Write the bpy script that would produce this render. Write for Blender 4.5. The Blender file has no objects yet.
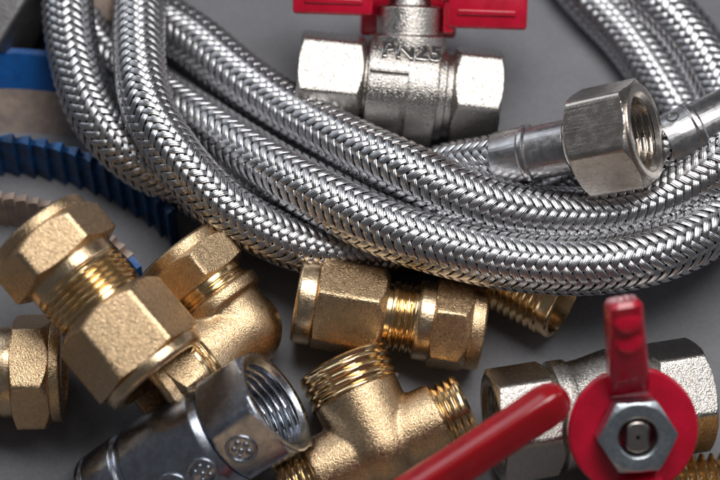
import bpy, bmesh, math, random
import numpy as np
from mathutils import Vector, Matrix
random.seed(4); np.random.seed(4)
S = bpy.context.scene
C = S.collection
U = 0.01                      # everything below is written in centimetres
R = math.radians
PI = math.pi

# ------------------------------------------------------------ camera
PITCH = R(68.0); DIST = 55.0; FIELD = 20.0
RT = Vector((1, 0, 0))
UP = Vector((0, math.sin(PITCH), math.cos(PITCH)))
TW = Vector((0, -math.cos(PITCH), math.sin(PITCH)))
CAM = TW * DIST
FPX = 720 * DIST / FIELD
cd = bpy.data.cameras.new('camera'); cam = bpy.data.objects.new('camera', cd); C.objects.link(cam)
m = Matrix((RT, UP, TW)).transposed().to_4x4(); m.translation = CAM * U
cam.matrix_world = m
cd.sensor_width = 36; cd.lens = 36 * DIST / FIELD
cd.clip_start = 0.02; cd.clip_end = 20
cd.dof.use_dof = True; cd.dof.focus_distance = (DIST - 3.5) * U; cd.dof.aperture_fstop = 7.8
S.camera = cam

# ------------------------------------------------------------ world and lamps
w = bpy.data.worlds.new('World'); S.world = w; w.use_nodes = True
w.node_tree.nodes['Background'].inputs[0].default_value = (0.90, 0.93, 1.0, 1)
w.node_tree.nodes['Background'].inputs[1].default_value = 0.085

def softbox(name, loc, target, sx, sy, power, col=(1, 1, 1)):
    l = bpy.data.lights.new(name, 'AREA'); l.shape = 'RECTANGLE'; l.size = sx * U; l.size_y = sy * U
    l.energy = power; l.color = col
    o = bpy.data.objects.new(name, l); C.objects.link(o)
    o.location = Vector(loc) * U
    o.rotation_euler = (Vector(target) - Vector(loc)).to_track_quat('-Z', 'Y').to_euler()
    return o
softbox('key_softbox', (8, 13, 49), (0, 0, 0), 40, 24, 2.05, (1, 0.985, 0.97))
softbox('left_softbox', (-40, 46, 30), (0, 0, 0), 50, 34, 0.80, (0.86, 0.92, 1.0))
softbox('right_softbox', (55, 12, 26), (0, 0, 0), 16, 30, 0.22, (0.95, 0.96, 1.0))

softbox('warm_front_lamp', (5, -50, 9), (0, 0, 1), 40, 6, 0.06, (1, .62, .30))
S.view_settings.view_transform = 'Standard'; S.view_settings.look = 'None'
S.view_settings.exposure = 0.0; S.view_settings.gamma = 1.0
S.render.resolution_x = 1024; S.render.resolution_y = 683
S.render.engine = 'CYCLES'

# ------------------------------------------------------------ placing
def ray(px, py):
    return (RT * ((px - 360) / FPX) + UP * (-(py - 240) / FPX) - TW).normalized()
def at(px, py, z):
    d = ray(px, py); t = (z - CAM.z) / d.z
    return CAM + d * t
def vec(ix, iy, tw=0.0):
    return (RT * ix + UP * iy + TW * tw).normalized()
class Frame:
    """local X runs along a, local Z is the side turned to 'ref'"""
    def __init__(s, P, a, ref=None):
        s.P = P; s.X = a.normalized()
        ref = ref or TW
        s.Z = (ref - s.X * ref.dot(s.X)).normalized()
        s.Y = s.Z.cross(s.X)
        s.R = Matrix((s.X, s.Y, s.Z)).transposed()

# ------------------------------------------------------------ things
def thing(name, label, cat, frame=None, drop=1.5, group=None):
    o = bpy.data.objects.new(name, None); C.objects.link(o)
    o.empty_display_size = 0.01
    if frame is None:
        frame = Frame(Vector((0, 0, 0)), Vector((1, 0, 0)), Vector((0, 0, 1)))
    base = frame.P + Vector((0, 0, -drop)); 
    M4 = frame.R.to_4x4(); M4.translation = base * U
    o.matrix_world = M4
    o['label'] = label; o['category'] = cat
    if group: o['group'] = group
    OFF[o.name] = frame.R.transposed() @ (frame.P - base)
    return o
OFF = {}
def link(name, me, mat, parent=None, sub=False):
    o = bpy.data.objects.new(name, me); C.objects.link(o)
    if mat: me.materials.clear(); me.materials.append(mat)
    if parent is not None:
        o.parent = parent
        if not sub: o.location = OFF[parent.name] * U
    return o
def finish(bm, name, sharp=32, recalc=True):
    if recalc: bmesh.ops.recalc_face_normals(bm, faces=bm.faces)
    me = bpy.data.meshes.new(name); bm.to_mesh(me); bm.free()
    me.polygons.foreach_set('use_smooth', [True] * len(me.polygons))
    if sharp: me.set_sharp_from_angle(angle=R(sharp))
    return me
def grid_mesh(name, G, wrap_u=False, uv=None, sharp=None):
    """G: list of (n, m, 3) arrays, quads between neighbours"""
    vs, qs, off = [], [], 0
    for g in G:
        n, m_, _ = g.shape
        idx = np.arange(n * m_).reshape(n, m_) + off
        a = idx[:-1, :-1].ravel(); b = idx[1:, :-1].ravel(); c = idx[1:, 1:].ravel(); d = idx[:-1, 1:].ravel()
        qs.append(np.stack([a, b, c, d], 1))
        if wrap_u:
            a = idx[:-1, -1]; b = idx[1:, -1]; c = idx[1:, 0]; d = idx[:-1, 0]
            qs.append(np.stack([a, b, c, d], 1))
        vs.append(g.reshape(-1, 3)); off += n * m_
    V = np.concatenate(vs) * U; Q = np.concatenate(qs).astype(np.int32)
    me = bpy.data.meshes.new(name)
    me.vertices.add(len(V)); me.vertices.foreach_set('co', V.astype(np.float32).ravel())
    me.loops.add(Q.size); me.loops.foreach_set('vertex_index', Q.ravel())
    me.polygons.add(len(Q)); me.polygons.foreach_set('loop_start', np.arange(0, Q.size, 4, dtype=np.int32))
    me.polygons.foreach_set('loop_total', np.full(len(Q), 4, dtype=np.int32))
    me.polygons.foreach_set('use_smooth', np.ones(len(Q), dtype=bool))
    me.update(calc_edges=True); me.validate()
    if sharp: me.set_sharp_from_angle(angle=R(sharp))
    return me

# ---- turned parts.  A profile is a list of stations (x, r, kind, data)
def hex_r(th, apo, ph, p=60.0):
    k = np.arange(6) * PI / 3
    c = np.clip(np.cos(th[:, None] - ph - k[None, :]), 0, None)
    return apo * np.power(np.power(c, p).sum(1), -1.0 / p)
def bev(pts, b=0.025):
    """cut the corners of a plain (x, r) profile"""
    out = []
    n = len(pts)
    for i, (x, r) in enumerate(pts):
        if 0 < i < n - 1:
            p0 = np.array(pts[i - 1]); p = np.array((x, r)); p1 = np.array(pts[i + 1])
            l0 = np.linalg.norm(p0 - p); l1 = np.linalg.norm(p1 - p)
            if l0 > 1e-6 and l1 > 1e-6:
                k = min(b, l0 * .35, l1 * .35)
                a = p + (p0 - p) / l0 * k; c = p + (p1 - p) / l1 * k
                out += [tuple(a), tuple(a * .25 + c * .25 + p * .5), tuple(c)]; continue
        out.append((x, r))
    return out
def ring(pts): return [(x, r, 'c', None) for x, r in pts]
def thread(x0, x1, r, depth, pitch, n=8):
    k = max(2, int((x1 - x0) / pitch * n)); out = []
    for i in range(k + 1):
        x = x0 + (x1 - x0) * i / k
        f = min(1, i / (n * .6), (k - i) / (n * .6))
        out.append((x, r, 't', (depth * f, pitch)))
    return out
def thread_in(x0, x1, r, depth, pitch, n=8):
    t = thread(min(x0, x1), max(x0, x1), r, -depth, pitch, n)
    return t if x1 > x0 else t[::-1]
def hexes(x0, x1, apo, ph, c0=0.16, c1=0.16, e0=0.985, e1=0.985):
    """hexagon between x0 and x1, its ends chamfered by a cone of radius e*apo"""
    cor = apo * 1.16; out = []
    for i in range(9):
        f = i / 8; f2 = f ** 1.0
        out.append((x0 + c0 * f, apo * e0 + (cor - apo * e0) * f2, 'h', (apo, ph)))
    for i in range(9):
        f = i / 8
        out.append((x1 - c1 + c1 * f, cor + (apo * e1 - cor) * f, 'h', (apo, ph)))
    return out
def turned(name, st, mat, parent, close=True, seg=120, caps=False, sharp=32, sub=False):
    th = np.arange(seg) * 2 * PI / seg
    rows = []
    for (x, r, kind, dat) in st:
        if kind == 'c': rr = np.full(seg, r)
        elif kind == 'h': rr = np.minimum(hex_r(th, dat[0], dat[1]), r)
        elif kind == 't':
            ph = (x / dat[1] - th / (2 * PI)) % 1.0
            tri = 1 - np.abs(2 * ph - 1)
            tri = np.clip(tri * 1.35 - .12, 0, 1)
            rr = r - dat[0] * (1 - tri)
        rows.append(np.stack([np.full(seg, x), rr * np.sin(th), rr * np.cos(th)], 1))
    if close: rows.append(rows[0].copy())
    G = np.stack(rows)
    me = grid_mesh(name, [G], wrap_u=True)
    bm = bmesh.new(); bm.from_mesh(me); bpy.data.meshes.remove(me)
    bmesh.ops.remove_doubles(bm, verts=bm.verts, dist=1e-7)
    if caps:
        be = [e for e in bm.edges if len(e.link_faces) == 1]
        if be: bmesh.ops.holes_fill(bm, edges=be, sides=0)
    me = finish(bm, name, sharp)
    return link(name, me, mat, parent, sub)

def boxmesh(name, pts_lo, pts_hi, mat, parent, b=0.03, loc=None, sub=False):
    bm = bmesh.new()
    lo, hi = pts_lo, pts_hi
    v = [bm.verts.new((x * U, y * U, z * U)) for x in (lo[0], hi[0]) for y in (lo[1], hi[1]) for z in (lo[2], hi[2])]
    for f in ((0, 1, 3, 2), (4, 6, 7, 5), (0, 4, 5, 1), (2, 3, 7, 6), (0, 2, 6, 4), (1, 5, 7, 3)):
        bm.faces.new([v[i] for i in f])
    if b: bmesh.ops.bevel(bm, geom=bm.edges[:], offset=b * U, segments=3, profile=.5, affect='EDGES')
    return link(name, finish(bm, name), mat, parent, sub)

# ------------------------------------------------------------ materials
def mat(name, col, rough, metal=1.0, grain=0.0, gscale=2200, var=0.0, vcol=None, vscale=300, coat=0.0,
        rvar=0.0, rings=0.0, spec=0.5, scratch=0.0, gdet=2.0):
    m_ = bpy.data.materials.new(name); m_.use_nodes = True
    nt = m_.node_tree; N = nt.nodes; L = nt.links; b = N['Principled BSDF']
    b.inputs['Base Color'].default_value = (*col, 1); b.inputs['Roughness'].default_value = rough
    b.inputs['Metallic'].default_value = metal; b.inputs['Coat Weight'].default_value = coat
    b.inputs['Coat Roughness'].default_value = 0.08; b.inputs['Specular IOR Level'].default_value = spec
    tc = N.new('ShaderNodeTexCoord')
    def noise(sc, det=3, rg=.6):
        n = N.new('ShaderNodeTexNoise'); n.inputs['Scale'].default_value = sc
        n.inputs['Detail'].default_value = det; n.inputs['Roughness'].default_value = rg
        L.new(tc.outputs['Object'], n.inputs['Vector']); return n
    nv = noise(vscale, 5, .65)
    if var or vcol:
        mx = N.new('ShaderNodeMix'); mx.data_type = 'RGBA'
        rp = N.new('ShaderNodeValToRGB'); rp.color_ramp.elements[0].position = .38; rp.color_ramp.elements[1].position = .66
        L.new(nv.outputs['Fac'], rp.inputs['Fac']); L.new(rp.outputs['Color'], mx.inputs['Factor'])
        mx.inputs['A'].default_value = (*col, 1)
        mx.inputs['B'].default_value = (*(vcol or [c * (1 - var) for c in col]), 1)
        L.new(mx.outputs['Result'], b.inputs['Base Color'])
    if rvar:
        mr = N.new('ShaderNodeMapRange'); L.new(noise(vscale * 2.2, 4).outputs['Fac'], mr.inputs['Value'])
        mr.inputs['From Min'].default_value = .3; mr.inputs['From Max'].default_value = .7
        mr.inputs['To Min'].default_value = max(.02, rough - rvar); mr.inputs['To Max'].default_value = rough + rvar
        L.new(mr.outputs['Result'], b.inputs['Roughness'])
    prev = None
    def bump(h, st, dist):
        nonlocal prev
        bp = N.new('ShaderNodeBump'); bp.inputs['Strength'].default_value = st; bp.inputs['Distance'].default_value = dist
        L.new(h, bp.inputs['Height'])
        if prev: L.new(prev.outputs['Normal'], bp.inputs['Normal'])
        L.new(bp.outputs['Normal'], b.inputs['Normal']); prev = bp
    if grain: bump(noise(gscale, gdet, .55).outputs['Fac'], grain, 0.00035)
    if rings:
        mp = N.new('ShaderNodeMapping'); L.new(tc.outputs['Object'], mp.inputs['Vector'])
        mp.inputs['Scale'].default_value = (6000, 12, 12)
        n = N.new('ShaderNodeTexNoise'); n.inputs['Scale'].default_value = 1; n.inputs['Detail'].default_value = 3
        L.new(mp.outputs['Vector'], n.inputs['Vector']); bump(n.outputs['Fac'], rings, 0.0001)
    if scratch:
        mp = N.new('ShaderNodeMapping'); L.new(tc.outputs['Object'], mp.inputs['Vector'])
        mp.inputs['Scale'].default_value = (90, 1500, 1500); mp.inputs['Rotation'].default_value = (.3, .4, .5)
        n = N.new('ShaderNodeTexNoise'); n.inputs['Scale'].default_value = 1; n.inputs['Detail'].default_value = 4
        L.new(mp.outputs['Vector'], n.inputs['Vector']); bump(n.outputs['Fac'], scratch, 0.0001)
    return m_
M = {}
M['brass_cast'] = mat('sandblasted_brass', (0.73, 0.52, 0.315), .28, grain=.5, gscale=3100, gdet=1.5, vcol=(.64, .455, .27), vscale=500, rvar=.07)
M['brass'] = mat('machined_brass', (0.84, 0.62, 0.35), .20, rings=.2, vcol=(.72, .51, .27), vscale=250, rvar=.06)
M['brass_soft'] = mat('satin_brass', (0.76, 0.58, 0.38), .29, grain=.25, gscale=1500, rings=.3, vcol=(.64, .47, .29), vscale=260, rvar=.06)
M['nickel_cast'] = mat('cast_nickel', (0.52, 0.495, 0.465), .22, grain=.52, gscale=3000, gdet=1.5, vcol=(.54, .50, .46), vscale=420, rvar=.08)
M['nickel'] = mat('bright_nickel', (0.66, 0.63, 0.60), .16, rings=.2, scratch=.25, vcol=(.55, .51, .48), vscale=200, rvar=.05)
M['nickel_warm'] = mat('brushed_nickel', (0.60, 0.55, 0.50), .25, scratch=.5, grain=.12, vcol=(.50, .44, .39), vscale=180, rvar=.06)
M['steel'] = mat('stainless_wire', (0.55, 0.55, 0.565), .28, vcol=(.56, .56, .575), vscale=160, rvar=.05)
M['ferrule'] = mat('ferrule_steel', (0.58, 0.57, 0.57), .30, scratch=.6, vcol=(.45, .44, .45), vscale=220, rvar=.08)
M['tube'] = mat('black_rubber', (0.012, 0.012, 0.014), .6, metal=0)
M['chrome'] = mat('dark_chrome', (0.50, 0.54, 0.61), .25, grain=.10, gscale=2500, vcol=(.34, .36, .41), vscale=300, rvar=.05)
M['chrome_thread'] = mat('chrome_thread', (0.50, 0.56, 0.66), .10, rings=.3)
M['zinc'] = mat('zinc_plated', (0.56, 0.62, 0.66), .34, grain=.25, gscale=1500, vcol=(.46, .52, .57), vscale=400, rvar=.06)
M['red'] = mat('red_paint', (0.60, 0.004, 0.034), .26, metal=0, coat=.6, grain=.08, gscale=300, vcol=(.47, .003, .022), vscale=130, rvar=.05)
M['red_dip'] = mat('red_vinyl', (0.40, 0.003, 0.010), .24, metal=0, coat=.6, grain=.06, gscale=300, vcol=(.33, .003, .008), vscale=120, rvar=.05)
M['blue'] = mat('blue_paint', (0.004, 0.10, 0.36), .42, metal=0, grain=.3, gscale=500, vcol=(.004, .07, .26), vscale=200, rvar=.1)
M['blue_dark'] = mat('worn_blue_paint', (0.008, 0.085, 0.26), .34, metal=0.2, grain=.4, gscale=600, vcol=(.012, .03, .07), vscale=260, rvar=.1)
M['tan'] = mat('rusty_bare_steel', (0.50, 0.39, 0.32), .55, metal=.25, grain=.5, gscale=500, vcol=(.33, .26, .23), vscale=150, rvar=.1)
M['iron'] = mat('grey_steel', (0.42, 0.41, 0.41), .45, grain=.3, gscale=700, vcol=(.30, .29, .30), vscale=150)
def ground_mat():
    m_ = bpy.data.materials.new('dark_slate'); m_.use_nodes = True
    nt = m_.node_tree; N = nt.nodes; L = nt.links; b = N['Principled BSDF']
    tc = N.new('ShaderNodeTexCoord')
    def noise(sc, det, rg=.6):
        n = N.new('ShaderNodeTexNoise'); n.inputs['Scale'].default_value = sc; n.inputs['Detail'].default_value = det
        n.inputs['Roughness'].default_value = rg; L.new(tc.outputs['Object'], n.inputs['Vector']); return n
    a = noise(14, 8, .7); f = noise(900, 4, .7)
    ad = N.new('ShaderNodeMath'); ad.operation = 'MULTIPLY_ADD'; L.new(f.outputs['Fac'], ad.inputs[0]); ad.inputs[1].default_value = .45
    L.new(a.outputs['Fac'], ad.inputs[2])
    r = N.new('ShaderNodeValToRGB'); L.new(ad.outputs[0], r.inputs['Fac'])
    r.color_ramp.elements[0].position = .45; r.color_ramp.elements[0].color = (.135, .136, .150, 1)
    r.color_ramp.elements[1].position = 1.0; r.color_ramp.elements[1].color = (.25, .25, .268, 1)
    L.new(r.outputs['Color'], b.inputs['Base Color'])
    sp = noise(2600, 2, .5); sr = N.new('ShaderNodeValToRGB'); L.new(sp.outputs['Fac'], sr.inputs['Fac'])
    sr.color_ramp.elements[0].position = .70; sr.color_ramp.elements[1].position = .76
    mx = N.new('ShaderNodeMix'); mx.data_type = 'RGBA'; L.new(sr.outputs['Color'], mx.inputs['Factor'])
    L.new(r.outputs['Color'], mx.inputs['A']); mx.inputs['B'].default_value = (.38, .37, .38, 1)
    L.new(mx.outputs['Result'], b.inputs['Base Color'])
    b.inputs['Roughness'].default_value = .55; b.inputs['Specular IOR Level'].default_value = .35
    b1 = N.new('ShaderNodeBump'); b1.inputs['Strength'].default_value = .5; b1.inputs['Distance'].default_value = .0003
    L.new(noise(600, 6, .7).outputs['Fac'], b1.inputs['Height']); L.new(b1.outputs['Normal'], b.inputs['Normal'])
    return m_
M['ground'] = ground_mat()

# ------------------------------------------------------------ the surface
bm = bmesh.new()
hs = 70
vv = [bm.verts.new((x * hs * U, y * hs * U, 0)) for x, y in ((-1, -1), (1, -1), (1, 1), (-1, 1))]
bm.faces.new(vv)
g = link('tabletop', finish(bm, 'tabletop', None), M['ground']); g['kind'] = 'structure'

# ------------------------------------------------------------ braided hoses
HR = 0.70
def smooth_path(pts, step):
    """world points (already cm) -> evenly spaced smooth path"""
    P = np.array([tuple(p) for p in pts]); n = len(P)
    out = []
    for i in range(n - 1):
        p0 = P[max(i - 1, 0)]; p1 = P[i]; p2 = P[i + 1]; p3 = P[min(i + 2, n - 1)]
        d = [max(np.linalg.norm(b - a), 1e-3) ** .5 for a, b in ((p0, p1), (p1, p2), (p2, p3))]
        t0 = 0; t1 = d[0]; t2 = t1 + d[1]; t3 = t2 + d[2]
        for t in np.linspace(t1, t2, 24, endpoint=False):
            A1 = (t1 - t) / (t1 - t0) * p0 + (t - t0) / (t1 - t0) * p1 if i > 0 else p1
            A2 = (t2 - t) / (t2 - t1) * p1 + (t - t1) / (t2 - t1) * p2
            A3 = (t3 - t) / (t3 - t2) * p2 + (t - t2) / (t3 - t2) * p3 if i < n - 2 else p2
            B1 = (t2 - t) / (t2 - t0) * A1 + (t - t0) / (t2 - t0) * A2 if i > 0 else A2
            B2 = (t3 - t) / (t3 - t1) * A2 + (t - t1) / (t3 - t1) * A3 if i < n - 2 else A2
            out.append((t2 - t) / (t2 - t1) * B1 + (t - t1) / (t2 - t1) * B2)
    out.append(P[-1]); Q = np.array(out)
    def resample(Q, st):
        s = np.concatenate([[0], np.cumsum(np.linalg.norm(np.diff(Q, axis=0), axis=1))])
        k = max(4, int(s[-1] / st)); t = np.linspace(0, s[-1], k + 1)
        return np.stack([np.interp(t, s, Q[:, j]) for j in range(3)], 1), s[-1]
    Q, _ = resample(Q, .1)
    for _ in range(40):                                   # even out the bends
        Q[1:-1] = Q[1:-1] * .5 + (Q[:-2] + Q[2:]) * .25
    return resample(Q, step)
def path_frames(Q):
    T = np.gradient(Q, axis=0); T /= np.linalg.norm(T, axis=1)[:, None]
    n = np.zeros_like(Q); v = np.cross(T[0], [0.1, .2, 1]); v /= np.linalg.norm(v); n[0] = v
    for i in range(1, len(Q)):
        v = n[i - 1] - T[i] * np.dot(n[i - 1], T[i]); n[i] = v / np.linalg.norm(v)
    return T, n, np.cross(T, n)
def braid_mesh(Q, Ltot, rad=HR, twist=0.0, dV=.124, seed=7):
    T, N_, B = path_frames(Q)
    s = np.linspace(0, Ltot, len(Q))
    dU = 2 * PI / 24
    nv = int(Ltot / dV); per = 4; n = nv * per
    v = np.arange(n + 1) / per                            # crossing counter
    L_ = v * dV
    def interp(A): return np.stack([np.interp(L_, s, A[:, j]) for j in range(3)], 1)
    P = interp(Q); nn = interp(N_); bb = interp(B); tt = interp(T)
    alpha = math.atan2(rad * dU, dV)                      # lay angle from the axis
    half = .5 * 2 * dV * math.sin(alpha) * .83
    # across: four wires
    nw = 4; acr = np.linspace(-1, 1, nw * 4 + 1)
    hgt = 0.0075 * np.sqrt(np.abs(np.sin((acr + 1) * PI * nw / 2))) - .018 * acr ** 2
    G = []
    rnd = np.random.RandomState(seed)
    for sgn in (1, -1):
        for i in range(12):
            jit = rnd.uniform(-.05, .05)
            wob = .035 * np.sin(v * rnd.uniform(.05, .09) + rnd.uniform(0, 6)) + .02 * np.sin(v * rnd.uniform(.4, .7) + rnd.uniform(0, 6))
            Uc = 2 * i + sgn * v + jit                     # counts crossings round the hose
            ph = (Uc - 0.5 + (0 if sgn > 0 else 0)) * PI / 2
            wv = np.clip(np.sin(ph + PI / 2) * 1.45, -1, 1)
            off = .028 * wv * sgn
            th0 = (Uc + wob) * dU + twist * L_
            cx = -sgn * math.cos(alpha); lx = math.sin(alpha)   # across direction on the unrolled hose
            # across vector: perpendicular to (sin a * sgn, cos a) in (circ, axial)
            row = []
            for a_, h_ in zip(acr, hgt):
                dc = cx * half * a_; dl = lx * half * a_
                th = th0 + dc / rad; r = rad + off + h_
                # shift along the axis using the local frame
                k = dl
                rr = (nn * np.cos(th)[:, None] + bb * np.sin(th)[:, None])
                # curvature-aware shift
                Pk = np.stack([np.interp(L_ + k, s, Q[:, j]) for j in range(3)], 1)
                row.append(Pk + rr * r[:, None])
            G.append(np.stack(row, 1))
    return grid_mesh('braid', G)
def tube_mesh(Q, r, seg=24, name='inner_tube'):
    T, N_, B = path_frames(Q)
    th = np.arange(seg) * 2 * PI / seg
    G = Q[:, None, :] + r * (N_[:, None, :] * np.cos(th)[None, :, None] + B[:, None, :] * np.sin(th)[None, :, None])
    return grid_mesh(name, [G], wrap_u=True)
def hose(label, spec, twist=0.0, rad=HR, dV=.124, seed=7):
    pts = [at(*p) if not isinstance(p, Vector) else p for p in spec]
    Q, Lt = smooth_path(pts, .12)
    k = int(np.argmin(Q[:, 2]))
    base = Vector(Q[k]) - Vector((0, 0, rad))
    t = thing('braided_hose', label, 'hose', None, 0)
    t.location = base * U; OFF[t.name] = -base
    link('braid', braid_mesh(Q, Lt, rad, twist, dV, seed), M['steel'], t)
    link('inner_tube', tube_mesh(Q, rad - .055), M['tube'], t)
    return t, Q

def sub_frame(root, frame):
    """location / rotation of a child built in its own frame, for a root with no rotation"""
    M4 = frame.R.to_4x4(); M4.translation = (frame.P + OFF[root.name]) * U
    return M4
def hose_end(root, P, a, nut=True, nut_shift=0.0, ref=None, phase=0.0, marks=False):
    """ferrule starting at P, running along a, then a swivel nut"""
    f = Frame(P, a, ref)
    M4 = sub_frame(root, f)
    def place(o): o.matrix_local = M4; return o
    OFF['_f'] = Vector((0, 0, 0))
    fr = ring(bev([(0, .66), (0, .765), (.80, .765), (.84, .80), (.98, .80), (1.02, .72), (2.1, .72), (2.14, .45), (.9, .40), (0, .60)], .03))
    fo = turned('ferrule', fr, M['ferrule'], root); place(fo)
    if marks:
        for j, (ch, ang) in enumerate((('O', .62), ('8', .08))):
            cu = bpy.data.curves.new('mark', 'FONT'); cu.body = ch; cu.size = .50 * U; cu.extrude = .010 * U
            cu.align_x = 'CENTER'; cu.align_y = 'CENTER'
            tmp = bpy.data.objects.new('mark_tmp', cu); C.objects.link(tmp)
            bpy.context.view_layer.update()
            me = bpy.data.meshes.new_from_object(tmp.evaluated_get(bpy.context.evaluated_depsgraph_get()))
            bpy.data.objects.remove(tmp)
            o = link('stamped_mark', me, M['ferrule'], fo, True)
            nrm = Vector((0, math.sin(ang), math.cos(ang))); tx = Vector((0, -math.cos(ang), math.sin(ang)))
            # text x runs round the ferrule, text y along it
            Rm = Matrix((nrm.cross(tx) * -1, nrm.cross(nrm.cross(tx) * -1), nrm)).transposed().to_4x4()
            Rm.translation = (Vector((.42, 0, 0)) + nrm * .765) * U
            o.matrix_local = Rm
    if not nut: return f
    x0 = 2.16 + nut_shift
    apo = 1.30
    col = ring(bev([(x0 - .04, .42), (x0 - .04, .74), (x0 + .10, .80), (x0 + .22, .66), (x0 + .4, .60), (x0 + .4, .40)], .02))
    place(turned('collar', col, M['nickel'], root))
    n0 = x0 + .20; n1 = x0 + 2.02
    st = ring([(n0, .70), (n0, .95)]) + hexes(n0 + .02, n1 - .07, apo, phase, .16, .13, .93, .97)
    st += ring(bev([(n1 - .07, 1.26), (n1 - .03, 1.28), (n1, 1.26), (n1, 1.05), (n1 - .12, .93)], .012))
    st += thread_in(n1 - .14, n0 + .35, .99, .09, .18)
    st += ring([(n0 + .30, .97), (n0 + .28, .70)])
    no = turned('swivel_nut', st, M['nickel_warm'], root, close=True, seg=144); place(no)
    ga = ring(bev([(n0 + .42, .3), (n0 + .42, .93), (n0 + .60, .93), (n0 + .60, .3)], .03))
    place(turned('gasket', ga, M['tube'], root))
    return f

# hose whose end with the swivel nut lies across the coil
F1P = at(500, 160, 2.75); F1a = (at(612, 138, 4.35) - F1P).normalized()
h1, Q1 = hose('leftmost braided steel hose at upper left, the one ending in the big open hex nut',
     [F1P + F1a * .25, F1P - F1a * .6, (454, 167, 2.0), (425, 176, 1.5), (385, 192, 1.05), (340, 212, .75), (300, 224, .70), (250, 216, .72), (215, 203, .9),
      (188, 187, 1.2), (155, 171, 1.45), (125, 151, 1.85), (98, 122, 2.1), (81, 84, 2.25), (71, 42, 2.35), (67, 0, 2.4),
      (75, -60, 2.2), (130, -140, 1.4), (270, -190, .8), (430, -150, .7), (530, -70, .7), (590, 0, .7), (625, 35, .7),
      (656, 78, .7), (678, 112, .7), (703, 148, .7), (732, 190, .7), (765, 240, .7), (800, 300, .7)], twist=.05)
hose_end(h1, F1P, F1a, phase=R(16))
# second hose: ferrule at the right edge, then back under the coil, up the left, round and down again
F2P = at(664, 145, 3.1); F2a = (at(722, 117, 3.3) - F2P).normalized()
h2, Q2 = hose('braided steel hose running upright second from the left, bright line down its middle',
     [F2P + F2a * .3, F2P - F2a * .4, (640, 156, 2.75), (612, 168, 2.0), (580, 182, 1.4), (545, 198, 1.0), (500, 222, .9), (450, 243, .9), (400, 250, .98), (360, 253, 1.25),
      (316, 250, 1.7), (270, 234, 2.15), (222, 206, 2.6), (187, 170, 2.9), (166, 142, 3.0), (149, 112, 3.0), (142, 83, 2.9),
      (139, 42, 2.7), (140, 0, 2.5), (150, -70, 2.4), (200, -150, 2.3)], twist=-.04, seed=3)
h4, Q4 = hose('braided steel hose in the top right corner curving into the lowest strand of the coil',
     [(540, -150, 1.6), (612, -50, 1.3), (652, -2, 1.2), (676, 21, 1.2), (702, 55, 1.2), (724, 95, 1.3), (746, 140, 1.6), (753, 175, 2.0), (735, 208, 2.3),
      (684, 243, 2.6), (633, 260, 2.7), (570, 266, 2.7), (498, 259, 2.7), (450, 248, 2.75), (410, 237, 2.8), (372, 222, 2.8),
      (318, 194, 2.65), (284, 176, 2.45), (241, 150, 2.1), (195, 119, 1.6), (153, 91, 1.1), (125, 72, .85), (105, 58, .8),
      (88, 36, .8), (78, 5, .8), (66, -40, .8), (55, -90, .8)], twist=-.03, rad=.775, dV=.134, seed=5)
hose_end(h2, F2P, F2a, nut=False, marks=True, ref=vec(0, .30, .95))
h3, Q3 = hose('braided steel hose crossing just below the upper nickel valve and under the big nut',
     [(105, -90, .8), (112, -40, .8), (130, -8, .95), (157, 18, 1.1), (193, 40, 1.2), (238, 78, 1.5), (283, 110, 1.8), (315, 128, 2.1),
      (353, 148, 2.5), (411, 174, 2.95), (455, 195, 2.9), (503, 211, 2.75), (543, 217, 2.6), (600, 217, 2.5), (650, 205, 2.5),
      (690, 185, 2.7), (720, 163, 3.0), (758, 138, 3.3), (810, 110, 3.2), (870, 100, 3.0)], twist=.03, rad=.79, dV=.134, seed=9)

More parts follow.
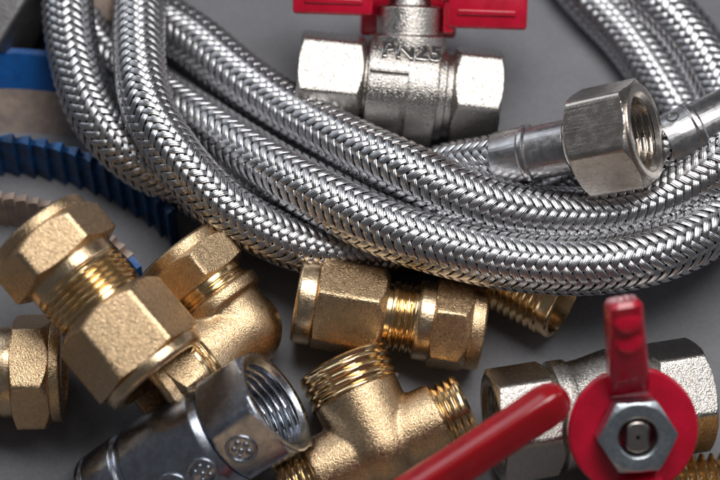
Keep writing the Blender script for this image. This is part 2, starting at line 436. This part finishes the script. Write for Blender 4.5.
# ------------------------------------------------------------ compression couplings
def coupling(label, P, a, sc=1.0, phase=0.0, nphase=0.0, lens=(.33, .98, .40, .97, 1.78, .34), r=1.36, thr=1.20, drop=1.5, group=None, coll=1.2, ref=None):
    """nut end first: rim, nut hex, collar, thread, body hex, flange; centred on P"""
    f = Frame(P, a, ref)
    t = thing('compression_coupling', label, 'pipe fitting', f, drop, group)
    rim, nh, co, th, bh, fl = [v * sc for v in lens]
    r *= sc; thr *= sc; coll *= sc
    tot = rim + nh + co + th + bh + fl; x = -tot / 2
    x1 = x + rim; x2 = x1 + nh; x3 = x2 + co; x4 = x3 + th; x5 = x4 + bh; x6 = x5 + fl
    rr = r * .985
    nut = ring(bev([(x2, thr * .9), (x, thr * .72), (x, rr * .93), (x + .06, rr), (x1 - .03, rr * 1.01), (x1, rr * .99)], .03))[1:]
    nut = ring([(x2 - .05, thr * .86)]) + nut + hexes(x1, x2, r, nphase, .20 * sc, .10, 1.0, .97) + ring(bev([(x2, r * .95), (x2, coll), (x2 - .05, thr * .86)], .02))[0:2]
    turned('compression_nut', nut, M['brass_cast'], t, seg=144)
    cl = ring(bev([(x2 - .1, thr * .6), (x2 - .1, coll), (x3 - .08, coll), (x3, coll * .965), (x3, thr * .6)], .03))
    turned('nut_collar', cl, M['brass_soft'], t)
    st = ring([(x3 - .2, thr * .6), (x3 - .2, thr * .92), (x3 - .02, thr * .92)]) + thread(x3, x4 - .14 * sc, thr, .065 * sc, .165 * sc) + ring([(x4 - .12 * sc, thr * .90), (x4, thr * .90), (x4 + .05, thr * .6)])
    turned('threaded_spigot', st, M['brass'], t, seg=128)
    bd = ring([(x4, thr * .6)]) + hexes(x4, x5, r, phase, .26 * sc, .05, .93, 1.02) + ring([(x5, r * .98), (x5, thr * .6)])
    turned('hex_body', bd, M['brass_cast'], t, seg=144)
    fg = ring(bev([(x5, thr * .55), (x5, r * .99), (x5 + .05, r * 1.025), (x6 - .08, r * 1.025), (x6, r * .97), (x6, r * .80), (x6 - .5, r * .76), (x6 - .6, thr * .5)], .03))
    turned('flange', fg, M['brass_soft'], t)
    return t
coupling('large brass coupling lying diagonally at the left, its threads bare between two hexagons',
         at(97, 301, 3.9), vec(.65, -.76, .10), 1.03, phase=R(7), nphase=R(9), drop=1.6)
coupling('brass coupling cut off by the left edge, below the large diagonal coupling',
         at(-27, 373, 1.5), vec(-1, -.02, .05), 1.0, phase=R(-18), nphase=R(-18), drop=1.5)
coupling('brass coupling lying level in the middle, under the hose and above the brass tee',
         at(390, 315, 1.30), vec(-.987, .16, .0), 1.0, phase=R(15), nphase=R(15), lens=(.42, 1.0, .42, .82, 1.85, .55), r=1.12, thr=.96, drop=1.25, coll=1.08)

# ------------------------------------------------------------ remeshed cast bodies
def solid(prims, f, name, mat_, root, vox=.05, smooth=6):
    """prims: ('cyl', p0, p1, r0, r1) or ('sph', p, r) in local cm, joined into one cast body"""
    bm = bmesh.new()
    for p in prims:
        if p[0] == 'sph':
            bmesh.ops.create_uvsphere(bm, u_segments=40, v_segments=24, radius=p[2] * U, matrix=Matrix.Translation(Vector(p[1]) * U))
        else:
            p0, p1 = Vector(p[1]), Vector(p[2]); d = p1 - p0
            mt = Matrix.Translation((p0 + p1) / 2 * U) @ d.to_track_quat('Z', 'Y').to_matrix().to_4x4()
            bmesh.ops.create_cone(bm, cap_ends=True, segments=64, radius1=p[3] * U, radius2=p[4] * U, depth=d.length * U, matrix=mt)
    me = bpy.data.meshes.new('tmp'); bm.to_mesh(me); bm.free()
    tmp = bpy.data.objects.new('tmp', me); C.objects.link(tmp)
    rm = tmp.modifiers.new('r', 'REMESH'); rm.mode = 'VOXEL'; rm.voxel_size = vox * U; rm.use_smooth_shade = True
    sm = tmp.modifiers.new('s', 'SMOOTH'); sm.factor = .6; sm.iterations = smooth
    bpy.context.view_layer.update()
    me2 = bpy.data.meshes.new_from_object(tmp.evaluated_get(bpy.context.evaluated_depsgraph_get()))
    bpy.data.objects.remove(tmp)
    me2.polygons.foreach_set('use_smooth', [True] * len(me2.polygons))
    return link(name, me2, mat_, root)

# ------------------------------------------------------------ elbow
fE = Frame(at(240, 330, 1.4), vec(-.62, .78, -.05))
elb = thing('brass_elbow', 'brass elbow with rounded corner and two nuts, behind the mouth of the chrome fitting', 'pipe fitting', fE, 1.5)
a2w = vec(-.70, -.54, .46); a2 = fE.R.transposed() @ a2w; a2.x = 0; a2.normalize()
def rot_to(o, a_local):                     # turn a part built along X towards a_local
    q = Vector((1, 0, 0)).rotation_difference(a_local); o.rotation_euler = q.to_euler()
solid([('cyl', (-.1, 0, 0), (1.15, 0, 0), 1.08, 1.12), ('sph', (0, 0, 0), 1.13), ('cyl', tuple(a2 * -.1), tuple(a2 * 1.7), 1.08, 1.10),
       ('cyl', (.72, 0, 0), (1.08, 0, 0), 1.26, 1.26)], fE, 'elbow_body', M['brass_cast'], elb, .05, 8)
def elbow_nut(along, ph, dx=0.0):
    st = ring(bev([(1.05, .8), (1.05, 1.10), (1.18, 1.14), (1.22, 1.06), (1.30, 1.06), (1.34, 1.12), (1.55, 1.12), (1.55, .8)], .02))
    c = turned('collar', st, M['brass'], elb)
    nu = ring([(1.5, .8), (1.5, 1.12)]) + hexes(1.5, 2.42, 1.24, ph, .12, .16, .96, .995) + ring(bev([(2.42, 1.22), (2.68, 1.23), (2.76, 1.12), (2.76, .92), (1.9, .88), (1.5, .8)], .03))
    n = turned('compression_nut', nu, M['brass_cast'], elb, seg=144)
    if along is not None:
        for o_ in (c, n): rot_to(o_, along); o_.location = o_.location + along * dx * U
elbow_nut(None, R(18)); elbow_nut(a2, R(20), .42)

# ------------------------------------------------------------ tee
fT = Frame(at(380, 446, 1.45), vec(.906, .42, -.04))
tee = thing('brass_tee', 'brass tee with a wide threaded branch pointing up and a narrower outlet to the right', 'pipe fitting', fT, 1.2)
br = fT.R.transposed() @ vec(-.33, .93, -.22); br.normalize(); br.x = 0; br.normalize()
solid([('cyl', (-1.85, 0, 0), (1.75, 0, 0), .97, .95), ('cyl', tuple(br * 0), tuple(br * 1.55), 1.12, 1.16), ('sph', (0, 0, 0), 1.12)], fT, 'tee_body', M['brass_cast'], tee, .05, 9)
def outlet(x0, x1, r, bore, pitch, depth, name='threaded_outlet', along=None):
    st = ring(bev([(x0 - .5, bore * .9), (x0 - .5, r * .9), (x0, r * .9)], .02)) + thread(x0, x1 - .06, r, depth, pitch * .88) + \
         ring(bev([(x1, r * .93), (x1, bore), (x0 - .3, bore), (x0 - .5, bore * .9)], .025))
    o = turned(name, st, M['brass'], tee, seg=128)
    if along is not None: rot_to(o, along)
    return o
outlet(1.62, 2.50, .86, .62, .21, .055)
o = outlet(1.75, 2.75, .86, .62, .21, .055, along=Vector((-1, 0, 0)))
outlet(1.50, 2.42, 1.24, .97, .26, .075, along=br)

# ------------------------------------------------------------ nipple half hidden behind the hoses
fN = Frame(at(521, 283, 1.05), vec(.84, -.42, .36))
nip = thing('threaded_nipple', 'dark brass threaded nipple half hidden under the hoses, open end facing the red handle', 'pipe fitting', fN, .9)
st = ring([(-1.6, .72), (-1.6, .8)]) + thread(-1.55, .95, 1.04, .09, .20) + ring(bev([(1.0, 1.0), (1.28, 1.02), (1.34, .96), (1.34, .84), (-1.6, .70)], .03))
turned('threaded_tube', st, M['brass'], nip, seg=128)

# ------------------------------------------------------------ chrome fitting, lower left
fC = Frame(at(277, 401, 3.2), vec(.80, .52, .32), None)
chf = thing('chrome_fitting', 'dark chromed fitting at bottom left with raised round marks and an open threaded mouth', 'pipe fitting', fC, 1.9)
HC = R(38)
apo = 1.38
st = ring([(-7.2, .9), (-7.2, 1.12), (-5.62, 1.14)]) + ring(bev([(-5.6, 1.14), (-5.6, 1.42), (-5.42, 1.46), (-5.36, 1.38), (-5.28, 1.47), (-4.35, 1.50), (-4.22, 1.42), (-4.1, 1.42), (-3.98, 1.53), (-1.75, 1.53), (-1.55, 1.40)], .04))
st += hexes(-1.55, -.04, apo, HC, .22, .06, .97, 1.04)
st += ring(bev([(-.02, apo * 1.03), (0, apo * 1.0), (-.01, 1.24), (-.12, 1.17)], .02))
st += thread_in(-.14, -1.35, 1.14, .10, .20) + ring([(-1.4, 1.14), (-1.4, .9), (-2.4, .86), (-7.2, .86)])
turned('fitting_body', st, M['chrome'], chf, seg=144)
def disc_mark(x, ang, r_surf, rad, kind):
    """raised ring with a small symbol in it, on the side of the fitting"""
    bm = bmesh.new()
    mt = Matrix.Identity(4)
    n = 28
    def torus(R0, r0):
        rows = []
        for i in range(n):
            a_ = 2 * PI * i / n; rw = []
            for j in range(8):
                b_ = 2 * PI * j / 8
                rw.append(bm.verts.new((math.cos(a_) * (R0 + r0 * math.cos(b_)) * U, math.sin(a_) * (R0 + r0 * math.cos(b_)) * U, r0 * .8 * math.sin(b_) * U)))
            rows.append(rw)
        for i in range(n):
            for j in range(8):
                bm.faces.new((rows[i][j], rows[(i + 1) % n][j], rows[(i + 1) % n][(j + 1) % 8], rows[i][(j + 1) % 8]))
    torus(rad, .055)
    for (dx, dy, sz) in kind:
        bmesh.ops.create_uvsphere(bm, u_segments=12, v_segments=8, radius=sz * U, matrix=Matrix.Translation((dx * U, dy * U, 0)) @ Matrix.Scale(.6, 4, (0, 0, 1)))
    me = finish(bm, 'raised_mark', 60)
    o = link('raised_mark', me, M['chrome'], chf)
    nrm = Vector((0, math.sin(ang), math.cos(ang))); yy = nrm.cross(Vector((1, 0, 0)))
    Rm = Matrix((Vector((1, 0, 0)), yy, nrm)).transposed().to_4x4()
    Rm.translation = (OFF[chf.name] + Vector((x, 0, 0)) + nrm * r_surf) * U
    o.matrix_local = Rm
pat = [(-.16, .10, .08), (.02, .18, .09), (.17, .03, .085), (-.04, -.04, .08), (.10, -.17, .085), (-.17, -.14, .07)]
disc_mark(-.95, R(-20), 1.39, .36, pat)
disc_mark(-2.1, R(-17), 1.535, .36, [(y, x, s_) for x, y, s_ in pat])
disc_mark(-3.05, R(-16), 1.535, .42, [(-x, y, s_) for x, y, s_ in pat])

# ------------------------------------------------------------ ball valves
def valve_body(root, xl0, xl1, xr0, xr1, apo, ph, mid, f, hexph2=None, bore_left=True):
    hexph2 = ph if hexph2 is None else hexph2
    st = ring([(xl0 + 1.3, apo * .70)]) 
    st += thread_in(xl0 + 1.2, xl0 + .12, apo * .80, .09, .19) + ring(bev([(xl0 + .1, apo * .82), (xl0, apo * .88), (xl0, apo * .98)], .02))
    st += hexes(xl0 + .01, xl1, apo, ph, .10, .18, 1.02, .95)
    st += ring(bev(mid, .035))
    st += hexes(xr0, xr1 - .01, apo, hexph2, .18, .10, .95, 1.02)
    st += ring(bev([(xr1, apo * .98), (xr1, apo * .88), (xr1 - .1, apo * .82)], .02))
    st += thread_in(xr1 - .12, xr1 - 1.2, apo * .80, .09, .19) + ring([(xr1 - 1.3, apo * .70)])
    return turned('valve_body', st, M['nickel_cast'], root, seg=144)

def t_handle(root, f, h, side, spin, wing_off=.35, rad=1.62, nut=True, wing_end=3.7, parts=None, hub=True):
    """handle on a stem: f.X of a new frame is the stem axis; built along local X"""
    M4 = Matrix.Identity(4)
    out = []
    if hub:
        st = ring(bev([(h, .25), (h, rad * .95), (h + .04, rad), (h + .18, rad), (h + .24, rad * .96), (h + .24, .9), (h + .20, .8), (h + .20, .25)], .03))
        out.append(turned('handle_plate', st, M['red'], root, seg=96))
    for sg in (1, -1):
        bm = bmesh.new()
        # a stout tapered bar rising outward from the plate
        secs = [(rad * .62, .20, .50, .20), (rad * .80, .42, .52, .30), (rad * .98, .42 + wing_off * .5, .50, .36), (2.6, .42 + wing_off * 1.3, .46, .54), (wing_end - .12, .42 + wing_off * 2.2, .42, .58), (wing_end, .42 + wing_off * 2.3, .33, .46)]
        rows = []
        for (rr, hh, wd, tk) in secs:
            c_ = Vector((h + hh, 0, 0)) + Vector((0, math.sin(spin), math.cos(spin))) * rr * sg
            wdir = Vector((0, math.cos(spin), -math.sin(spin)))
            row = []
            for q in range(20):
                a_ = 2 * PI * q / 20
                cx = abs(math.cos(a_)) ** .45 * math.copysign(1, math.cos(a_)); sx = abs(math.sin(a_)) ** .45 * math.copysign(1, math.sin(a_))
                row.append(bm.verts.new((c_ + wdir * wd * cx + Vector((1, 0, 0)) * tk * sx) * U))
            rows.append(row)
        for i in range(len(rows) - 1):
            for q in range(20):
                bm.faces.new((rows[i][q], rows[i][(q + 1) % 20], rows[i + 1][(q + 1) % 20], rows[i + 1][q]))
        bm.faces.new(rows[0]); bm.faces.new(rows[-1][::-1])
        for rb in (2.55, 3.1):                                      # two grip bumps on the outer face
            f_ = (rb - 2.6) / (wing_end - .12 - 2.6)
            hh = .42 + wing_off * (1.3 + .9 * f_) + .50 + .04 * f_
            pc = (Vector((h + hh, 0, 0)) + Vector((0, math.sin(spin), math.cos(spin))) * rb * sg) * U
            bmesh.ops.create_uvsphere(bm, u_segments=20, v_segments=12, radius=.34 * U, matrix=Matrix.Translation(pc) @ Matrix.Scale(.32, 4, (1, 0, 0)))
        wo = link('handle_wing', finish(bm, 'handle_wing', 50), M['red'], root); out.append(wo)
    return out
def orient(objs, root, rootf, f2):
    """re-seat parts built in frame f2 under a root whose frame is rootf"""
    for o_ in objs:
        Rl = rootf.R.transposed() @ f2.R
        M4 = Rl.to_4x4(); M4.translation = (rootf.R.transposed() @ (f2.P - rootf.P) + OFF[root.name]) * U
        o_.matrix_local = M4

# lower right valve
fV = Frame(at(606, 409, 1.75), vec(.985, .145, -.15))
v1 = thing('ball_valve', 'nickel ball valve at lower right, its round red handle plate facing the camera', 'valve', fV, 1.5)
kx = 1.0
mid = [(-1.42, 1.30), (-1.40, 1.46), (-.98, 1.46), (-.95, 1.36), (-.55, 1.40), (.2, 1.55), (.9, 1.38), (1.05, 1.28), (1.12, 1.28)]
valve_body(v1, -3.02, -1.44, 1.14, 2.58, 1.34, R(14), mid, fV)
fH = Frame(at(616, 408, 1.8), vec(.04, -.14, .98), UP)
stem = turned('stem_boss', ring(bev([(.6, .3), (.6, .95), (1.75, .80), (1.75, .45), (2.35, .42), (2.35, .1)], .04)), M['nickel_cast'], v1)
parts = [stem] + t_handle(v1, fH, 2.35, 1, R(-9), wing_off=.42, wing_end=3.55)
hn = ring([(2.60, .50), (2.60, .80)]) + hexes(2.61, 3.25, .865, R(-4), .03, .10, .99, .95) + ring(bev([(3.25, .80), (3.25, .52), (3.18, .47), (2.6, .47)], .02))
parts.append(turned('hex_nut', hn, M['zinc'], v1))
stp = turned('stem_tip', ring(bev([(2.0, .05), (2.0, .42), (3.14, .41), (3.20, .36), (3.20, .05)], .02)), M['nickel_warm'], v1)
for v_ in stp.data.vertices:                                  # two flats on the spindle
    v_.co.y = max(-.27 * U, min(.27 * U, v_.co.y))
parts.append(stp)
orient(parts, v1, fV, fH)

# upper valve
fW = Frame(at(400, 90, 1.6), vec(.993, -.10, -.02))
v2 = thing('ball_valve', 'nickel ball valve at the top behind the hoses, with raised lettering and red wings', 'valve', fW, 1.5)
mid = [(-1.02, 1.16), (-.98, 1.15), (-.95, 1.36), (.98, 1.38), (1.0, 1.28), (1.20, 1.28), (1.22, 1.18), (1.38, 1.18)]
valve_body(v2, -2.85, -1.04, 1.40, 2.75, 1.30, R(16), mid, fW)
# raised L shaped step on the barrel
def shell(x0, x1, a0, a1, r0, r1, name, mat_, root, nx=2, na=16):
    bm = bmesh.new(); A = []
    for r_ in (r0, r1):
        g_ = [[bm.verts.new((x * U, r_ * math.sin(a) * U, r_ * math.cos(a) * U)) for a in np.linspace(a0, a1, na)] for x in np.linspace(x0, x1, nx)]
        A.append(g_)
    for k, g_ in enumerate(A):
        for i in range(nx - 1):
            for j in range(na - 1):
                bm.faces.new((g_[i][j], g_[i + 1][j], g_[i + 1][j + 1], g_[i][j + 1]))
    lo, hi = A
    for j in range(na - 1):
        bm.faces.new((lo[0][j], lo[0][j + 1], hi[0][j + 1], hi[0][j])); bm.faces.new((lo[-1][j], lo[-1][j + 1], hi[-1][j + 1], hi[-1][j]))
    for i in range(nx - 1):
        bm.faces.new((lo[i][0], lo[i + 1][0], hi[i + 1][0], hi[i][0])); bm.faces.new((lo[i][-1], lo[i + 1][-1], hi[i + 1][-1], hi[i][-1]))
    bmesh.ops.recalc_face_normals(bm, faces=bm.faces)
    be = [e for e in bm.edges if e.calc_face_angle(0) > .6]
    bmesh.ops.bevel(bm, geom=be, offset=.03 * U, segments=3, affect='EDGES')
    return link(name, finish(bm, name, 40), mat_, root)
shell(-.92, .02, R(-75), R(8), 1.25, 1.56, 'raised_panel', M['nickel_cast'], v2)
shell(.15, .95, R(-75), R(60), 1.25, 1.56, 'raised_panel', M['nickel_cast'], v2)
shell(-.92, .95, R(14), R(60), 1.25, 1.55, 'raised_panel', M['nickel_cast'], v2)
def lettering(txt, root, x, ang, r_surf, size, mat_, name='raised_lettering', squash=1.0):
    cu = bpy.data.curves.new(name, 'FONT'); cu.body = txt; cu.size = size * U; cu.extrude = .075 * U; cu.bevel_depth = .02 * U
    cu.offset = .02 * U; cu.align_x = 'CENTER'; cu.align_y = 'CENTER'; cu.space_character = 1.12
    tmp = bpy.data.objects.new('tmp', cu); C.objects.link(tmp); bpy.context.view_layer.update()
    me = bpy.data.meshes.new_from_object(tmp.evaluated_get(bpy.context.evaluated_depsgraph_get())); bpy.data.objects.remove(tmp)
    for v_ in me.vertices:                                    # wrap round the barrel
        a_ = ang + v_.co.y / (r_surf * U); r_ = r_surf * U + v_.co.z
        v_.co = Vector((x * U + v_.co.x, r_ * math.sin(a_), r_ * math.cos(a_)))
    me.name = name
    return link(name, me, mat_, root)
lettering('PN25', v2, .18, R(36), 1.57, .66, M['nickel'])
# stem and handle of the upper valve, pointing away to the top
fS = Frame(at(407, 90, 1.6), vec(.03, .97, .12), TW)
stem = turned('stem_boss', ring(bev([(.7, .3), (.7, 1.1), (1.50, 1.1), (1.55, .90), (2.30, .90), (2.35, .6), (3.0, .5), (3.0, .1)], .05)), M['nickel_cast'], v2)
parts = [stem]
for sg in (1, -1):
    y0, y1 = sorted((sg * 1.02, sg * 3.22))
    wg = boxmesh('handle_wing', (2.02 if sg > 0 else 1.76, y0, -.42), (2.9, y1, .48), M['red'], v2, .10); parts.append(wg)
    yl, yh = sorted((sg * 1.3, sg * 2.9))
    rb = boxmesh('wing_rib', ((2.32 if sg > 0 else 2.12), yl, .44), ((2.48 if sg > 0 else 2.28), yh, .55), M['red'], v2, .04); parts.append(rb)
parts.append(boxmesh('handle_bridge', (2.5, -1.1, -.50), (2.8, 1.1, .50), M['red'], v2, .06))
parts.append(boxmesh('handle_back', (1.45, -1.35, -1.45), (2.7, 1.35, -1.0), M['red'], v2, .10))
parts.append(boxmesh('handle_stop', (1.60, -1.22, -.30), (2.7, -.92, .40), M['red'], v2, .08))
orient(parts, v2, fW, fS)

# ------------------------------------------------------------ red lever in front
A0 = at(548, 405, 5.0); A1 = at(405, 500, 4.3)
fL = Frame(A0, (A1 - A0).normalized(), vec(.36, -.42, .83))
lev = thing('red_lever', 'long red vinyl dipped lever handle reaching in from the bottom edge over the tee', 'lever', fL, .4)
bm = bmesh.new(); rows = []
secs = [(-.56, .06, .05), (-.52, .22, .17), (-.40, .36, .28), (-.2, .43, .38), (.1, .46, .42), (.8, .45, .40), (2.5, .46, .40), (5.0, .50, .42), (8.0, .54, .42)]
for (x, wd, tk) in secs:
    row = []
    for q in range(28):
        a_ = 2 * PI * q / 28
        row.append(bm.verts.new((x * U, wd * U * abs(math.cos(a_)) ** .42 * math.copysign(1, math.cos(a_)), tk * U * abs(math.sin(a_)) ** .42 * math.copysign(1, math.sin(a_)))))
    rows.append(row)
for i in range(len(rows) - 1):
    for q in range(28):
        bm.faces.new((rows[i][q], rows[i][(q + 1) % 28], rows[i + 1][(q + 1) % 28], rows[i + 1][q]))
bm.faces.new(rows[0]); bm.faces.new(rows[-1][::-1])
link('vinyl_sleeve', finish(bm, 'vinyl_sleeve', 60), M['red_dip'], lev)
boxmesh('steel_strap', (7.9, -.40, -.12), (11.5, .40, .12), M['iron'], lev, .05)

# ------------------------------------------------------------ brass thread at the lower right corner
fB = Frame(at(716, 502, 1.45), vec(.99, .04, .0))
bt = thing('threaded_adapter', 'brass threaded adapter just showing its sharp threads in the bottom right corner', 'pipe fitting', fB, 1.3)
turned('thread', ring([(-1.6, .8), (-1.6, 1.1)]) + thread(-1.55, 1.4, 1.25, .20, .25) + ring([(1.45, 1.0), (1.45, .8)]), M['brass'], bt, seg=96)

# ------------------------------------------------------------ hex fitting blurred in the top left corner
fX = Frame(at(8, 2, 1.2), vec(.52, .85, .0))
hx = thing('steel_hex_fitting', 'blurred grey steel hex fitting in the top left corner above the blue band', 'pipe fitting', fX, 1.0)
turned('hex_body', ring([(-1.3, .6), (-1.3, 1.0)]) + hexes(-1.3, 1.6, 1.15, R(2), .15, .15) + ring([(1.6, 1.0), (1.6, .6)]), M['iron'], hx, seg=96)
fX = Frame(at(103, -8, .9), vec(.2, .95, .0))
hx = thing('brown_metal_plug', 'small blurred brown metal plug between the two leftmost braided hoses at the top edge', 'pipe fitting', fX, .8)
turned('plug_body', ring([(-1.0, .05)]) + hexes(-1.0, 1.2, .78, R(0), .2, .15, .8) + ring([(1.2, .05)]), M['tan'], hx, seg=72)

# ------------------------------------------------------------ curved blue saw bands at the left
def saw_band(name, label, cxy, r, a0, a1, h, hb, tooth, pitch, mats, thick=.16, flute=0.0, z0=0.0, lean=.0, lean_dir=(0, 1)):
    """upright strip of steel on the arc of a circle round pixel cxy, its teeth along the top edge"""
    ctr = at(cxy[0], cxy[1], z0)
    base = ctr + Vector((math.cos(R((a0 + a1) / 2)) * r, math.sin(R((a0 + a1) / 2)) * r, 0)); base.z = z0
    t = thing(name, label, 'saw band', None, 0); t.location = base * U; OFF[t.name] = -base
    def strip(nm, zb, zt, mt, teeth, dr=0.0, fl=0.0, a0=a0, a1=a1):
        L_ = R(a1 - a0) * r; n = int(L_ / pitch * 12)
        lo_i, lo_o, hi_i, hi_o = [], [], [], []
        bm = bmesh.new()
        for k in range(n + 1):
            f_ = k / n; a = R(a0 + (a1 - a0) * f_); u_ = (L_ * f_ / pitch) % 1.0
            zt_ = zt - (tooth * (u_ ** 1.3) if teeth else 0)
            rr = r - fl * (1 - u_) ** 1.5 + dr
            def pt(rad_, z_):
                p = ctr + Vector((math.cos(a) * rad_, math.sin(a) * rad_, 0)); p.z = z0 + z_
                p += Vector((lean_dir[0], lean_dir[1], 0)) * lean * z_
                return bm.verts.new(p * U)
            lo_i.append(pt(rr, zb)); hi_i.append(pt(rr, zt_)); lo_o.append(pt(r + thick + dr, zb)); hi_o.append(pt(r + thick + dr, zt_))
        for k in range(n):
            for a_, b_ in ((lo_i, hi_i), (hi_i, hi_o), (hi_o, lo_o), (lo_o, lo_i)):
                bm.faces.new((a_[k], a_[k + 1], b_[k + 1], b_[k]))
        bm.faces.new((lo_i[0], hi_i[0], hi_o[0], lo_o[0])); bm.faces.new((lo_i[-1], hi_i[-1], hi_o[-1], lo_o[-1]))
        return link(nm, finish(bm, nm, 35), mt, t)
    for q_ in mats: strip(q_[0], q_[1], q_[2], M[q_[3]], *q_[4:])
    return t
saw_band('saw_band', 'wide curved band at the left edge, bright blue along its top and bare brown below', (-20, 464), 9.72, 50, 118, 3.0, 2, .0, .7,
         [('painted_rim', .75, 1.35, 'blue', False, 0, 0, 74), ('bare_wall', 0, .75, 'tan', False, .01, 0, 67)], lean=1.35)
saw_band('saw_band', 'dark blue fluted band with saw teeth that runs behind the leftmost braided hose', (-20, 409), 6.95, 43, 118, 1.5, 1, .20, .46,
         [('toothed_wall', 0, 1.5, 'blue_dark', True, 0, .14)], lean=.25)
saw_band('saw_band', 'narrow brown toothed band with bright blue end, mostly hidden by the large diagonal coupling', (-20, 407), 5.3, 37, 118, 1.0, 1, .22, .34,
         [('toothed_wall', .0, 1.4, 'tan', True, 0, .05, 41.2), ('painted_end', .0, 1.38, 'blue', False, -.04, 0, 37, 41)], lean=.2)

# ------------------------------------------------------------ groups of like things
GR = {'hose': 'braided steel hoses in the coil', 'valve': 'nickel ball valves with red handles', 'saw band': 'curved toothed bands at the left edge'}
for o in C.objects:
    if o.parent is None and o.get('category') in GR: o['group'] = GR[o['category']]
    if o.parent is None and o.name.startswith('compression_coupling'): o['group'] = 'brass compression couplings'
